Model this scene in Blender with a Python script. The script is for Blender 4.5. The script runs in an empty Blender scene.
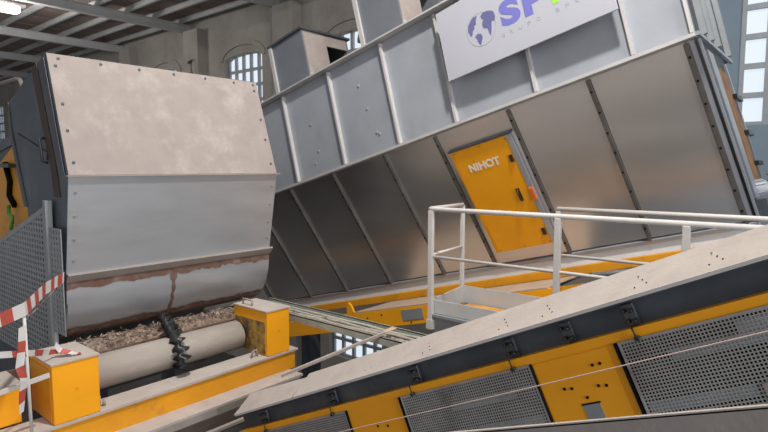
import bpy, bmesh, math, random
from mathutils import Vector as V, Matrix, noise
random.seed(7)
SC = bpy.context.scene
COL = SC.collection
R = math.radians

# ------------------------------------------------------------------ materials
MATS = {}
def nn(nt, t, **kw):
    n = nt.nodes.new(t)
    for k, v in kw.items():
        setattr(n, k, v)
    return n

def mat(name, col, rough=0.6, metal=0.0, var=0.12, scale=6.0, col2=None, thr=(0.45, 0.65), stretch=(1, 1, 1), bump=0.0, spec=0.4, fine=0.0, rv=.08, det=6):
    """Principled surface whose colour and roughness wander with object-space noise;
    col2 adds worn or dusty blotches of their own shape."""
    m = bpy.data.materials.new(name); m.use_nodes = True
    nt = m.node_tree; b = nt.nodes['Principled BSDF']
    tc = nn(nt, 'ShaderNodeTexCoord'); mp = nn(nt, 'ShaderNodeMapping')
    mp.inputs['Scale'].default_value = stretch
    nt.links.new(tc.outputs['Object'], mp.inputs['Vector'])
    nz = nn(nt, 'ShaderNodeTexNoise'); nz.inputs['Scale'].default_value = scale
    nz.inputs['Detail'].default_value = det; nz.inputs['Roughness'].default_value = 0.6
    nt.links.new(mp.outputs['Vector'], nz.inputs['Vector'])
    rp = nn(nt, 'ShaderNodeValToRGB')
    rp.color_ramp.elements[0].position = 0.3; rp.color_ramp.elements[1].position = 0.7
    rp.color_ramp.elements[0].color = [c * (1 - var) for c in col] + [1]
    rp.color_ramp.elements[1].color = [min(1, c * (1 + var)) for c in col] + [1]
    nt.links.new(nz.outputs['Fac'], rp.inputs['Fac'])
    out = rp.outputs['Color']
    if col2:
        n2 = nn(nt, 'ShaderNodeTexNoise'); n2.inputs['Scale'].default_value = scale * 0.45
        n2.inputs['Detail'].default_value = 9; n2.inputs['Roughness'].default_value = 0.7
        nt.links.new(mp.outputs['Vector'], n2.inputs['Vector'])
        r2 = nn(nt, 'ShaderNodeValToRGB')
        r2.color_ramp.elements[0].position, r2.color_ramp.elements[1].position = thr
        nt.links.new(n2.outputs['Fac'], r2.inputs['Fac'])
        mx = nn(nt, 'ShaderNodeMixRGB'); mx.inputs['Color2'].default_value = list(col2) + [1]
        nt.links.new(r2.outputs['Color'], mx.inputs['Fac']); nt.links.new(out, mx.inputs['Color1'])
        out = mx.outputs['Color']
    nt.links.new(out, b.inputs['Base Color'])
    b.inputs['Metallic'].default_value = metal
    b.inputs['Specular IOR Level'].default_value = spec
    mr = nn(nt, 'ShaderNodeMapRange')
    mr.inputs['To Min'].default_value = max(0.05, rough - rv); mr.inputs['To Max'].default_value = min(1, rough + rv)
    nt.links.new(nz.outputs['Fac'], mr.inputs['Value']); nt.links.new(mr.outputs['Result'], b.inputs['Roughness'])
    if bump:
        nb = nn(nt, 'ShaderNodeTexNoise'); nb.inputs['Scale'].default_value = fine or scale * 8; nb.inputs['Detail'].default_value = 4
        nt.links.new(mp.outputs['Vector'], nb.inputs['Vector'])
        bp = nn(nt, 'ShaderNodeBump'); bp.inputs['Strength'].default_value = bump; bp.inputs['Distance'].default_value = 0.02
        nt.links.new(nb.outputs['Fac'], bp.inputs['Height']); nt.links.new(bp.outputs['Normal'], b.inputs['Normal'])
    MATS[name] = m
    return m

def emis(name, col, st):
    m = bpy.data.materials.new(name); m.use_nodes = True
    b = m.node_tree.nodes['Principled BSDF']
    b.inputs['Base Color'].default_value = (.1, .1, .1, 1)
    b.inputs['Emission Color'].default_value = list(col) + [1]
    b.inputs['Emission Strength'].default_value = st
    return m

PLASTER = mat('plaster_wall', (.36, .33, .295), .92, 0, .14, .9, (.24, .21, .185), (.5, .72), bump=.15)
CONCRETE = mat('concrete_floor', (.115, .105, .098), .85, 0, .2, .7, (.08, .07, .06), (.5, .7), bump=.1)
DECK = mat('rusty_deck', (.25, .195, .17), .9, 0, .25, 1.2, (.36, .29, .24), (.63, .8), stretch=(.35, 1, 1))
ROOFSTEEL = mat('roof_steel', (.56, .56, .56), .5, .3, .1, 1.5)
STAINLESS = mat('brushed_stainless', (.80, .795, .79), .32, .95, .07, 1.1, stretch=(1, .35, 2.0), rv=.05, det=2)
RIBSTEEL = mat('dark_rib_steel', (.20, .185, .17), .5, .7, .15, 5)
GALV = mat('galvanised_grey', (.385, .40, .435), .48, .3, .08, 2.2, (.44, .45, .475), (.55, .8), bump=.03)
GALVL = mat('light_galvanised', (.48, .50, .53), .36, .6, .07, 2.0, (.36, .37, .385), (.5, .78), stretch=(.5, 1, 2.2), rv=.07, det=3)
RIBL = mat('pale_rib_steel', (.52, .50, .485), .6, .2, .08, 4)
DARKST = mat('dark_steel', (.10, .11, .125), .5, .55, .2, 4, (.17, .15, .13), (.5, .75))
BLUEST = mat('blue_grey_steel', (.095, .11, .13), .48, .5, .2, 3, (.22, .21, .2), (.5, .8))
BRNST = mat('brown_stained_steel', (.085, .062, .05), .7, .2, .2, 6)
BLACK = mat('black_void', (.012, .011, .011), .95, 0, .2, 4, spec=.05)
DUCTM = mat('duct_grey_steel', (.20, .212, .235), .5, .3, .1, 2.5, (.27, .275, .285), (.55, .8))
TAN = mat('tan_dust', (.50, .36, .26), .95, 0, .1, 6, (.40, .31, .24), (.5, .7), bump=.1, spec=.15)
BLKPL = mat('black_plastic', (.03, .03, .032), .35, 0, .2, 12)
YEL = mat('yellow_paint', (.93, .385, .009), .42, 0, .05, 3, (.80, .32, .012), (.58, .8))
YELD = mat('yellow_grimy', (.74, .31, .012), .5, 0, .08, 4, (.36, .18, .05), (.56, .72), bump=.05)
YELR = mat('yellow_rusted', (.55, .31, .05), .75, 0, .15, 12, (.13, .085, .055), (.42, .58), bump=.2)
DUST = mat('dust_beige', (.47, .405, .36), .95, 0, .07, 7, (.38, .325, .285), (.52, .75), bump=.12, spec=.15)
DUSTP = mat('dusty_sheet', (.325, .275, .25), .7, 0, .07, 6, (.43, .385, .35), (.50, .72), bump=.06, spec=.25)
DUSTG = mat('dusty_grey_steel', (.33, .285, .265), .8, .1, .1, 6, (.33, .29, .25), (.5, .75), bump=.08)
RAIL = mat('white_rail_paint', (.60, .565, .53), .5, 0, .06, 8, (.5, .45, .4), (.6, .8))
TOEM = mat('grey_toe_plate', (.56, .56, .55), .5, .15, .06, 5)
TRAYM = mat('pale_green_tray', (.46, .47, .40), .6, .2, .12, 9, (.33, .30, .26), (.5, .7))
CABLE = mat('dusty_cable', (.40, .345, .29), .9, 0, .2, 25, (.10, .09, .08), (.55, .66))
CABLED = mat('dark_cable', (.16, .165, .17), .6, 0, .25, 20)
RUST = mat('rust_brown', (.15, .085, .065), .9, 0, .25, 14, (.26, .19, .16), (.5, .7), bump=.3)
DEBRIS = mat('dust_debris', (.30, .225, .17), .97, 0, .35, 40, (.09, .055, .04), (.44, .6), bump=.6, fine=90)
LIPM = mat('grey_dusty_lip', (.30, .27, .24), .85, 0, .12, 8, (.16, .13, .11), (.5, .7))
DRUMM = mat('dusty_drum', (.36, .315, .275), .85, .05, .07, 4, (.45, .40, .35), (.5, .75), stretch=(1, 3, 3), bump=.05)
STRIPM = mat('pale_blue_strip', (.60, .67, .74), .5, .1, .05, 3)
SIGNW = mat('sign_white', (.43, .43, .47), .35, 0, .02, 2)
SIGNB = mat('sign_blue', (.17, .165, .47), .4, 0, .03, 3)
SIGND = mat('sign_navy', (.13, .13, .27), .4, 0, .03, 3)
SIGNG = mat('sign_green', (.33, .66, .06), .4, 0, .03, 3)
SIGNP = mat('sign_pale_grey', (.36, .36, .41), .4, 0, .02, 3)
LETW = mat('letter_white', (.86, .80, .70), .5, 0, .04, 8)
RED = mat('tape_red', (.42, .07, .05), .5, 0, .12, 10)
WHT = mat('tape_white', (.60, .57, .55), .5, 0, .08, 10)
ORANGE = mat('orange_latch', (.75, .16, .03), .45, 0, .05, 5)
BROWN = mat('brown_rubber', (.30, .155, .07), .7, 0, .2, 9, (.14, .08, .05), (.5, .65))
GREYP = mat('grey_plate', (.27, .285, .29), .5, .2, .06, 6)
PERF = mat('perforated_steel', (.44, .43, .41), .42, .6, .12, 7, (.24, .2, .17), (.55, .75))
PERFL = mat('perforated_guard_steel', (.32, .325, .33), .5, .5, .12, 5)
CORD = mat('pink_cord', (.62, .45, .40), .6, 0, .1, 20)
GREEN = mat('green_wire', (.12, .36, .06), .6, 0, .2, 20)
WALLCOOL = mat('blue_grey_plaster', (.20, .26, .31), .85, 0, .08, 1.5)  # wall plaster with the right bay's cooler light put into its colour
PANE = emis('daylit_pane', (.70, .78, .87), 1.05)
LAMP = emis('lamp_tube', (1, .98, .95), 4.0)

# ------------------------------------------------------------------ mesh helpers
class MB:
    def __init__(s):
        s.v = []; s.f = []; s.mi = []; s.sm = []
    def add(s, vs, fs, mi=0, smooth=False):
        o = len(s.v); s.v += [V(p) for p in vs]
        for f in fs:
            s.f.append([i + o for i in f]); s.mi.append(mi); s.sm.append(smooth)
        return s
    def hexa(s, c, mi=0):
        return s.add(c, [(0, 3, 2, 1), (4, 5, 6, 7), (0, 1, 5, 4), (1, 2, 6, 5), (2, 3, 7, 6), (3, 0, 4, 7)], mi)
    def box(s, a, b, mi=0, fr=None):
        fr = fr or (lambda x, y, z: V((x, y, z)))
        (x0, y0, z0), (x1, y1, z1) = a, b
        return s.hexa([fr(*p) for p in ((x0, y0, z0), (x1, y0, z0), (x1, y1, z0), (x0, y1, z0),
                                        (x0, y0, z1), (x1, y0, z1), (x1, y1, z1), (x0, y1, z1))], mi)
    def prism(s, poly, th, mi=0):
        n = len(poly); th = V(th)
        vs = [V(p) for p in poly] + [V(p) + th for p in poly]
        fs = [tuple(range(n))[::-1], tuple(range(n, 2 * n))] + [(i, (i + 1) % n, (i + 1) % n + n, i + n) for i in range(n)]
        return s.add(vs, fs, mi)
    def tube(s, pts, r, seg=10, mi=0, smooth=True):
        pts = [V(p) for p in pts]; rs = r if isinstance(r, (list, tuple)) else [r] * len(pts)
        o = []; prev = None; n = len(pts)
        for i, p in enumerate(pts):
            t = (pts[min(i + 1, n - 1)] - pts[max(i - 1, 0)]).normalized()
            u = prev - t * prev.dot(t) if prev else t.orthogonal()
            if u.length < 1e-6: u = t.orthogonal()
            u.normalize(); prev = u; w = t.cross(u)
            o += [p + (u * math.cos(2 * math.pi * k / seg) + w * math.sin(2 * math.pi * k / seg)) * rs[i] for k in range(seg)]
        fs = [(i * seg + k, i * seg + (k + 1) % seg, (i + 1) * seg + (k + 1) % seg, (i + 1) * seg + k) for i in range(n - 1) for k in range(seg)]
        s.add(o, fs, mi, smooth)
        k0 = len(s.v) - len(o)
        s.f.append(list(range(k0, k0 + seg))[::-1]); s.mi.append(mi); s.sm.append(False)
        s.f.append(list(range(k0 + (n - 1) * seg, k0 + n * seg))); s.mi.append(mi); s.sm.append(False)
        return s
    def bar(s, p, q, w, h, mi=0, up=(0, 0, 1)):
        p, q = V(p), V(q); t = (q - p).normalized(); a = t.cross(V(up)).normalized(); c = a.cross(t)
        def fr(x, y, z): return p + t * x + a * y + c * z
        return s.box((0, -w / 2, -h / 2), ((q - p).length, w / 2, h / 2), mi, fr)
    def sheet(s, prof, ax, th, mi=0):
        """profile polyline of points swept along ax (a sheet of thickness vector th)"""
        for p, q in zip(prof[:-1], prof[1:]):
            p, q = V(p), V(q); ax_ = V(ax); n = (q - p).cross(ax_).normalized() * th
            s.hexa([p, q, q + ax_, p + ax_, p + n, q + n, q + ax_ + n, p + ax_ + n], mi)
        return s
    def build(s, name, mats, parent=None, bevel=0, kind=None):
        me = bpy.data.meshes.new(name)
        root = parent
        off = V((0, 0, 0))
        while root is not None:
            off += root.location; root = root.parent
        me.from_pydata([p - off for p in s.v], [], s.f)
        for m in (mats if isinstance(mats, (list, tuple)) else [mats]): me.materials.append(m)
        for p, mi, sm in zip(me.polygons, s.mi, s.sm): p.material_index = mi; p.use_smooth = sm
        bm = bmesh.new(); bm.from_mesh(me); bmesh.ops.recalc_face_normals(bm, faces=bm.faces); bm.to_mesh(me); bm.free()
        o = bpy.data.objects.new(name, me); COL.objects.link(o)
        if parent: o.parent = parent
        if bevel:
            b = o.modifiers.new('bevel', 'BEVEL'); b.width = bevel; b.segments = 2; b.limit_method = 'ANGLE'
        if kind: o['kind'] = kind
        return o

def tag(o, label=None, cat=None, group=None, kind=None):
    if label: o['label'] = label
    if cat: o['category'] = cat
    if group: o['group'] = group
    if kind: o['kind'] = kind
    return o
def thing(name, loc, label, cat, group=None):
    o = bpy.data.objects.new(name, None); COL.objects.link(o); o.location = loc; o.empty_display_size = .2
    return tag(o, label, cat, group)

def text_mb(s, origin, u, v, height, depth=.004, bold=0.0, width=None, space=1.0, shear=0.0):
    """the string as solid lettering: u runs along the words, v up; height is cap height"""
    c = bpy.data.curves.new('t', 'FONT'); c.body = s; c.size = 1; c.offset = bold; c.space_character = space; c.shear = shear
    o = bpy.data.objects.new('t', c); COL.objects.link(o); bpy.context.view_layer.update()
    me = o.to_mesh(); vs = [p.co.copy() for p in me.vertices]; fs = [list(p.vertices) for p in me.polygons]
    x0 = min(p.x for p in vs); x1 = max(p.x for p in vs); y0 = min(p.y for p in vs); y1 = max(p.y for p in vs)
    k = height / (y1 - y0); kx = width / (x1 - x0) if width else k
    u, v = V(u), V(v); w = u.cross(v)
    mb = MB(); P = [V(origin) + u * (p.x - x0) * kx + v * (p.y - y0) * k for p in vs]
    mb.add([p + w * depth for p in P], fs)
    edges = {}
    for f in fs:
        for i in range(len(f)):
            a, b = f[i], f[(i + 1) % len(f)]
            if (b, a) in edges: edges.pop((b, a))
            else: edges[(a, b)] = 1
    n = len(P); mb.add(P + [p + w * depth for p in P], [(a, b, b + n, a + n) for a, b in edges])
    o.to_mesh_clear(); bpy.data.objects.remove(o); bpy.data.curves.remove(c)
    return mb

BOLT = MB()
def bolt_mesh():
    m = MB(); n = 6
    for (r0, z0, r1, z1) in ((.013, 0, .013, .008), (.013, .008, .007, .010)):
        vs = [(r0 * math.cos(k * math.pi / 3), r0 * math.sin(k * math.pi / 3), z0) for k in range(n)] + [(r1 * math.cos(k * math.pi / 3), r1 * math.sin(k * math.pi / 3), z1) for k in range(n)]
        m.add(vs, [(k, (k + 1) % n, (k + 1) % n + n, k + n) for k in range(n)] + [tuple(range(n, 2 * n))])
    return m
_bp = {}
def bolt(parent, p, nrm, m=None, s=1.0):
    m = m or DARKST
    if m.name not in _bp:
        t = bolt_mesh().build('bolt', m); _bp[m.name] = t.data; bpy.data.objects.remove(t)
    o = bpy.data.objects.new('bolt', _bp[m.name]); COL.objects.link(o); o.parent = parent
    off = V((0, 0, 0)); r = parent
    while r is not None: off += r.location; r = r.parent
    o.location = V(p) - off; o.rotation_mode = 'QUATERNION'; o.rotation_quaternion = V(nrm).to_track_quat('Z', 'Y'); o.scale = (s, s, s)
    return o

def lattice(fr, u0, u1, v0, v1, pu, pv, wu, wv, th, border=.02):
    """perforated sheet: crossing strips leave rows of holes; fr(u,v,w)"""
    m = MB(); nu = max(1, round((u1 - u0) / pu)); nv = max(1, round((v1 - v0) / pv))
    for i in range(nu + 1):
        c = u0 + (u1 - u0) * i / nu; m.box((c - wu / 2, v0, 0), (c + wu / 2, v1, th), 0, fr)
    for j in range(nv + 1):
        c = v0 + (v1 - v0) * j / nv; m.box((u0, c - wv / 2, .0002), (u1, c + wv / 2, th - .0002), 0, fr)
    for a, b in (((u0 - border, v0 - border, -.001), (u0, v1 + border, th + .001)), ((u1, v0 - border, -.001), (u1 + border, v1 + border, th + .001)),
                 ((u0, v0 - border, -.001), (u1, v0, th + .001)), ((u0, v1, -.001), (u1, v1 + border, th + .001))):
        m.box(a, b, 0, fr)
    return m

# ------------------------------------------------------------------ the hall
W = 11.0
MB().box((-6, -8, -.2), (W + .6, 48, 0)).build('floor', CONCRETE, kind='structure')
pil = [-1.78, 3.07, 7.92, 12.77, 17.62, 22.47, 27.32, 32.17, 37.02, 41.87]
def arch(yc, hw, zs, rise, n=12):
    return [(yc + hw * math.cos(math.pi - math.pi * k / n), zs + rise * math.sin(math.pi * k / n)) for k in range(n + 1)]
wall = MB(); ZT = 11.9; wins = []
ys = [-8] + pil + [48]
openings = []
for i in range(len(pil) - 1):
    yc = (pil[i] + pil[i + 1]) / 2 - .04
    if i == 0: yc = .54
    openings.append((yc, 1.0, 7.2, 9.98, .16))
# wall skin with arched openings: columns of quads
cur = -8.0
for (yc, hw, z0, zs, rise) in openings:
    wall.box((W, cur, 0), (W + .45, yc - hw, ZT))
    lo = [(0, z0)] if abs(yc - 10.305) > .1 else [(0, 1.12), (2.05, z0)]
    for a, b in lo: wall.box((W, yc - hw, a), (W + .45, yc + hw, b))
    ap = arch(yc, hw, zs, rise)
    for p, q in zip(ap[:-1], ap[1:]):
        wall.hexa([V((W, p[0], p[1])), V((W, q[0], q[1])), V((W, q[0], ZT)), V((W, p[0], ZT)),
                   V((W + .45, p[0], p[1])), V((W + .45, q[0], q[1])), V((W + .45, q[0], ZT)), V((W + .45, p[0], ZT))])
    cur = yc + hw
wall.box((W, cur, 0), (W + .45, 48, ZT))
# raised plaster rim round each arch
for (yc, hw, z0, zs, rise) in openings:
    a1 = arch(yc, hw + .06, zs, rise + .26); a2 = arch(yc, hw + .20, zs, rise + .42)
    for k in range(len(a1) - 1):
        c = [(W - .05, *a1[k]), (W - .05, *a1[k + 1]), (W - .05, *a2[k + 1]), (W - .05, *a2[k])]
        wall.hexa([V(p) for p in c] + [V((W + .01, p[1], p[2])) for p in c])
wo = wall.build('wall_back', [PLASTER, WALLCOOL], kind='structure')
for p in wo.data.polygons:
    if p.center.y < 3.07: p.material_index = 1  # same wall, the cooler light on this bay is coloured in
MB().box((-6, 48, 0), (W + .6, 48.4, ZT)).build('wall_left', PLASTER, kind='structure')
for i, y in enumerate(pil):
    MB().box((W - .35, y - .44, 0), (W, y + .44, 11.19)).build('trim_%d' % (i + 1), PLASTER, kind='structure')

FRAME = mat('window_bars', (.33, .35, .37), .6, .2, .1, 5)
nw = 0
def window(yc, hw, z0, zt, cols, rows, archpts=None):
    global nw; nw += 1
    fr = MB(); xb = W + .2
    w = 2 * hw / cols; h = (zt - z0) / rows
    for c in range(cols + 1):
        y = yc - hw + w * c; t = .045 if 0 < c < cols else .06
        ztop = zt
        if archpts: ztop = min(zt, max(z0, archpts(y)))
        fr.box((xb - .04, y - t, z0), (xb + .04, y + t, ztop))
    for r_ in range(rows + 1):
        z = z0 + h * r_; t = .04
        fr.box((xb - .035, yc - hw, z - t), (xb + .035, yc + hw, z + t))
    o = fr.build('window_%d' % nw, FRAME, kind='structure')
    pn = MB()
    if archpts:
        n = 12; ys_ = [yc - hw + 2 * hw * k / n for k in range(n + 1)]
        poly = [(xb + .05, yc - hw, z0), (xb + .05, yc + hw, z0)] + [(xb + .05, y, archpts(y) + .02) for y in ys_[::-1]]
    else:
        poly = [(xb + .05, yc - hw, z0), (xb + .05, yc + hw, z0), (xb + .05, yc + hw, zt), (xb + .05, yc - hw, zt)]
    pn.prism(poly, (.012, 0, 0)).build('window_pane', PANE, o)
for (yc, hw, z0, zs, rise) in openings:
    def ap(y, yc=yc, hw=hw, zs=zs, rise=rise): return zs + rise * math.sqrt(max(0, 1 - ((y - yc) / hw) ** 2))
    nw += 1
    xb = W + .2; fr = MB()
    for c in range(6):
        y = yc - 1.0 + .4 * c; t = .045 if 0 < c < 5 else .06
        fr.box((xb - .04, y - t, z0), (xb + .04, y + t, ap(min(max(y, yc - hw + .02), yc + hw - .02)) ))
    for r_ in range(7):
        z = z0 + .02 + .483 * r_
        if z < zs + .1: fr.box((xb - .035, yc - hw, z - .045), (xb + .035, yc + hw, z + .045))
    fo = fr.build('window_%d' % nw, FRAME, kind='structure')
    n = 12; yy = [yc - hw + 2 * hw * k / n for k in range(n + 1)]
    MB().prism([(xb + .05, yc - hw, z0), (xb + .05, yc + hw, z0)] + [(xb + .05, y, ap(y)) for y in yy[::-1]], (.012, 0, 0)).build('window_pane', PANE, fo)
window(10.305, 1.0, 1.12, 2.05, 5, 2)

# roof: steel beams across the hall, purlins along it, rusty deck
ZB = 11.19
beams = [(13.3, 'nearest the camera'), (18.2, 'second from the camera'), (23.3, 'third from the camera'), (28.3, 'fourth from the camera'), (33.5, 'farthest from the camera')]
for y, w_ in beams:
    b = MB(); x0, x1 = -6, W - .0
    b.box((x0, y - .10, ZB), (x1, y + .10, ZB + .03)); b.box((x0, y - .02, ZB + .03), (x1, y + .02, ZB + .25)); b.box((x0, y - .10, ZB + .25), (x1, y + .10, ZB + .28))
    tag(b.build('roof_beam', ROOFSTEEL), 'grey steel I-beam crossing under the rusty roof deck, %s' % w_, 'roof beam', 'steel beams under the roof')
pw = ['at the wall end', 'second from the back wall', 'third from the back wall', 'fourth from the back wall', 'fifth from the back wall', 'sixth from the back wall']
for x, w_ in zip((10.61, 9.66, 8.74, 7.80, 6.77, 5.80), pw):
    b = MB(); b.box((x - .045, 8.5, ZB + .28), (x + .045, 47.9, ZB + .30)); b.box((x - .012, 8.5, ZB + .30), (x + .012, 47.9, ZB + .42)); b.box((x - .045, 8.5, ZB + .42), (x + .045, 47.9, ZB + .44))
    tag(b.build('roof_purlin', ROOFSTEEL), 'thin pale steel purlin running lengthwise under the roof deck, %s' % w_, 'purlin', 'steel purlins under the roof')
dk = MB(); n = 60
for k in range(n):
    y0 = 8.5 + (48 - 8.5) * k / n; y1 = 8.5 + (48 - 8.5) * (k + 1) / n
    dk.box((-6, y0, ZB + .44 + .012 * (k % 2)), (W + .6, y1, ZB + .62))
dk.build('ceiling', DECK, kind='structure')

# lamp under the roof
t = thing('ceiling_lamp', (5.55, 19.3, 11.19), 'bright long ceiling lamp glowing under the rusty roof deck', 'lamp')
MB().box((4.9, 19.18, 11.26), (6.2, 19.42, 11.34)).build('housing', ROOFSTEEL, t, .01)
MB().box((4.95, 19.1, 11.06), (6.05, 19.5, 11.26)).build('diffuser', LAMP, t, .06)
for x in (5.2, 5.9): MB().tube([(x, 19.3, 11.34), (x, 19.3, 11.63)], .015).build('hanger', ROOFSTEEL, t)
# cable hooks on two pilasters
for y, lab in ((17.62, 'curved cable bracket on the plastered pilaster left of the arched window'), (12.77, 'curved cable bracket on the plastered pilaster right of the arched window')):
    t = thing('wall_bracket', (W - .35, y - .1, 9.9), lab, 'bracket')
    for z in (9.65, 10.05): MB().box((W - .40, y - .02, z), (W - .35, y + .12, z + .10)).build('plate', DARKST, t)
    MB().tube([(W - .39, y + .05, 10.1)] + [(W - .42 - .12 * math.sin(math.pi * k / 8), y - .22 - .1 * math.sin(math.pi * k / 8), 10.16 - .5 * k / 8) for k in range(9)] + [(W - .39, y + .05, 9.7)], .018, 6).build('hook', DARKST, t)
# pipe at far left
t = MB().tube([(3.0, 14, 7.86), (3.0, 10.6, 7.845), (3.0, 9.86, 7.845), (3.0, 9.70, 7.82), (3.0, 9.62, 7.74), (3.0, 9.60, 7.5), (3.0, 9.60, 0)], .034, 12).build('pipe', DUSTG)
tag(t, 'beige pipe bending downward behind the left hood', 'pipe')

# ------------------------------------------------------------------ the big inclined separator
S = R(15); A = V((0, -math.cos(S), math.sin(S))); D = V((0, -math.sin(S), -math.cos(S))); X = V((1, 0, 0))
E0 = V((5.4, 3.80, 6.88)); PH = R(25)
def U(a, p, x): return E0 + A * a + D * p + X * x                       # upper casing: a along, p down, x in
LD = D * math.cos(PH) + X * math.sin(PH); LN = X * math.cos(PH) - D * math.sin(PH)   # lower sloped side
def L(a, l, w): return E0 + A * a + LD * l + LN * w
sep = thing('air_separator', (6.3, 3.5, 0), 'huge inclined grey and steel separator casing filling the right half', 'machine')
AL, AR = -4.6, 2.83
c = MB()
c.box((AL, -1.33, .03), (AR - .03, 0, 1.6), 0, U)
c.hexa([L(AL, 0, .03), L(AR - .03, 0, .03), L(AR - .03, 1.86, .03), L(AL, 1.86, .03)] + [L(a, l, .03) + X * 1.2 for a, l in ((AL, 0), (AR - .03, 0), (AR - .03, 1.86), (AL, 1.86))])
c.build('casing', DARKST, sep)
ur = [AL, -4.3, -3.35, -2.385, -1.41, -.45, .39, 1.37, 2.325, AR]
for a0, a1 in zip(ur[:-1], ur[1:]):
    MB().box((a0, -1.33, 0), (a1 - .006, -.02, .03), 0, U).build('upper_panel', GALV, sep)
for a in ur[1:-1] + [AR - .02]:
    MB().box((a - .014, -1.31, -.055), (a + .014, -.03, -.0005), 0, U).build('upper_rib', RIBL, sep)
MB().box((AL, -1.355, -.12), (AR, -1.335, 1.6), 0, U).build('top_flange', RIBL, sep)
MB().box((AL, -.02, -.075), (AR, .012, .03), 0, U).build('seam_flange', RIBL, sep)
lr = [AL, -4.45, -3.5, -2.65, -1.73, -.77, .03, 1.0, 1.87, 2.735, AR]
for a0, a1 in zip(lr[:-1], lr[1:]):
    MB().box((a0 + .003, .02, 0), (a1 - .003, 1.82, .03), 0, L).build('lower_panel', STAINLESS if a1 < AR else GALV, sep)
for a in lr[1:-1]:
    r_ = MB().box((a - .018, .03, -.028), (a + .018, 1.84, -.0005), 0, L)
    r_.box((a - .026, .03, -.006), (a + .026, 1.84, -.0004), 0, L)
    o = r_.build('lower_rib', RIBSTEEL, sep)
    for k in range(8):
        bolt(o, L(a, .15 + .22 * k, -.028), -LN, BLACK, .9)
MB().box((AL, 1.84, -.02), (AR, 1.88, .05), 0, L).build('bottom_flange', GALV, sep)
bq = L(0, 1.86, .03)
def Bt(a, p, x): return bq + A * a + D * p + X * x
MB().box((AL, 0, 0), (AR, .15, .04), 0, Bt).build('bottom_strip', STRIPM, sep)
# odd bolts on upper panels
for a, p in ((-.95, -.95), (-.88, -.62), (-.80, -.28), (-.76, -.25), (-1.95, -.75), (-1.9, -.35), (-2.0, -.2)):
    bolt(sep, U(a, p, -.001), -X, GALVL, 1.3)
# end plate, upper posts, recess
ep = MB(); ep.box((AR - .03, -1.33, 0), (AR, 0, 1.6), 0, U)
ep.hexa([L(AR - .03, 0, 0), L(AR, 0, 0), L(AR, 1.86, 0), L(AR - .03, 1.86, 0)] + [L(a, l, 0) + X * 1.22 for a, l in ((AR - .03, 0), (AR, 0), (AR, 1.86), (AR - .03, 1.86))])
ep.build('end_plate', DARKST, sep)
for x in (.22, .55, .9, 1.5):
    MB().box((AR, -1.3, x), (AR + .05, -.05, x + .05), 0, U).build('end_rib', GREYP, sep)
MB().box((AR, -.025, -.06), (AR + .03, .010, 1.65), 0, U).build('end_flange', GALVL, sep)
def En(a, l, x): return E0 + A * a + LD * l + X * x
MB().box((AR, .03, -.02), (AR + .02, 1.85, .015), 0, En).build('end_angle', GALV, sep)
MB().box((AR, .12, .10), (AR + .03, 1.60, .36), 0, En).build('end_bar', GALVL, sep)
MB().box((AR, .22, .50), (AR + .012, 1.45, .98), 0, En).build('end_recess', BROWN, sep)
MB().box((AR, .1, 1.06), (AR + .02, 1.85, 1.14), 0, En).build('end_edge', GALVL, sep)
for l in (.45, .85, 1.2):
    MB().box((AR + .012, l, .92), (AR + .05, l + .05, 1.3), 0, En).build('hinge', BLKPL, sep)
# support legs down to the floor and base rails
for y, zz in ((6.9, 4.2), (3.2, 5.0), (.9, 5.5)):
    for x, y in ((6.35, y), (7.2, y + (1.0 if y > 6 else 0))):
        MB().box((x - .08, y - .08, 0), (x + .08, y + .08, zz - .05)).build('leg', DARKST, sep)
# the yellow door
def Ld(a, l, w): return L(a + .03, l, w)
dr = MB().box((.14, .275, -.045), (.855, 1.65, -.001), 0, Ld).build('door', YEL, sep, .006)
MB().box((.845, .27, -.05), (.90, 1.66, -.002), 0, Ld).build('door_post', GALVL, sep)
MB().box((.10, .245, -.06), (.92, .27, -.001), 0, Ld).build('door_header', DARKST, sep)
MB().box((.11, .27, -.05), (.138, 1.65, -.001), 0, Ld).build('hinge_strip', YELD, sep)
dr['label'] = 'yellow access door with white lettering'
h = MB().box((.695, .90, -.052), (.735, 1.06, -.046), 0, Ld); h.tube([Ld(.722, .91, -.05), Ld(.722, .91, -.08), Ld(.722, 1.04, -.08), Ld(.722, 1.04, -.05)], .010, 8)
h.build('handle', BLKPL, dr)
for l in (.50, 1.44):
    MB().box((.785, l, -.06), (.825, l + .085, -.045), 0, Ld).build('latch', BLKPL, dr)
MB().box((.85, .93, -.075), (.895, 1.075, -.05), 0, Ld).build('lock', ORANGE, dr)
text_mb('NIHOT', Ld(.262, .572, -.0455), A, -LD, .098, .003, .03, .40, 1.02).build('lettering', LETW, dr)
text_mb('.', Ld(.352, .458, -.0455), A, -LD, .016, .003, .02, .018).build('lettering_dot', ORANGE, dr)
for a, l in ((.17, .30), (.5, .30), (.82, .31), (.17, 1.62), (.5, 1.62), (.82, 1.62)):
    bolt(dr, Ld(a, l, -.045), -LN, BLKPL, .5)

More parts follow.
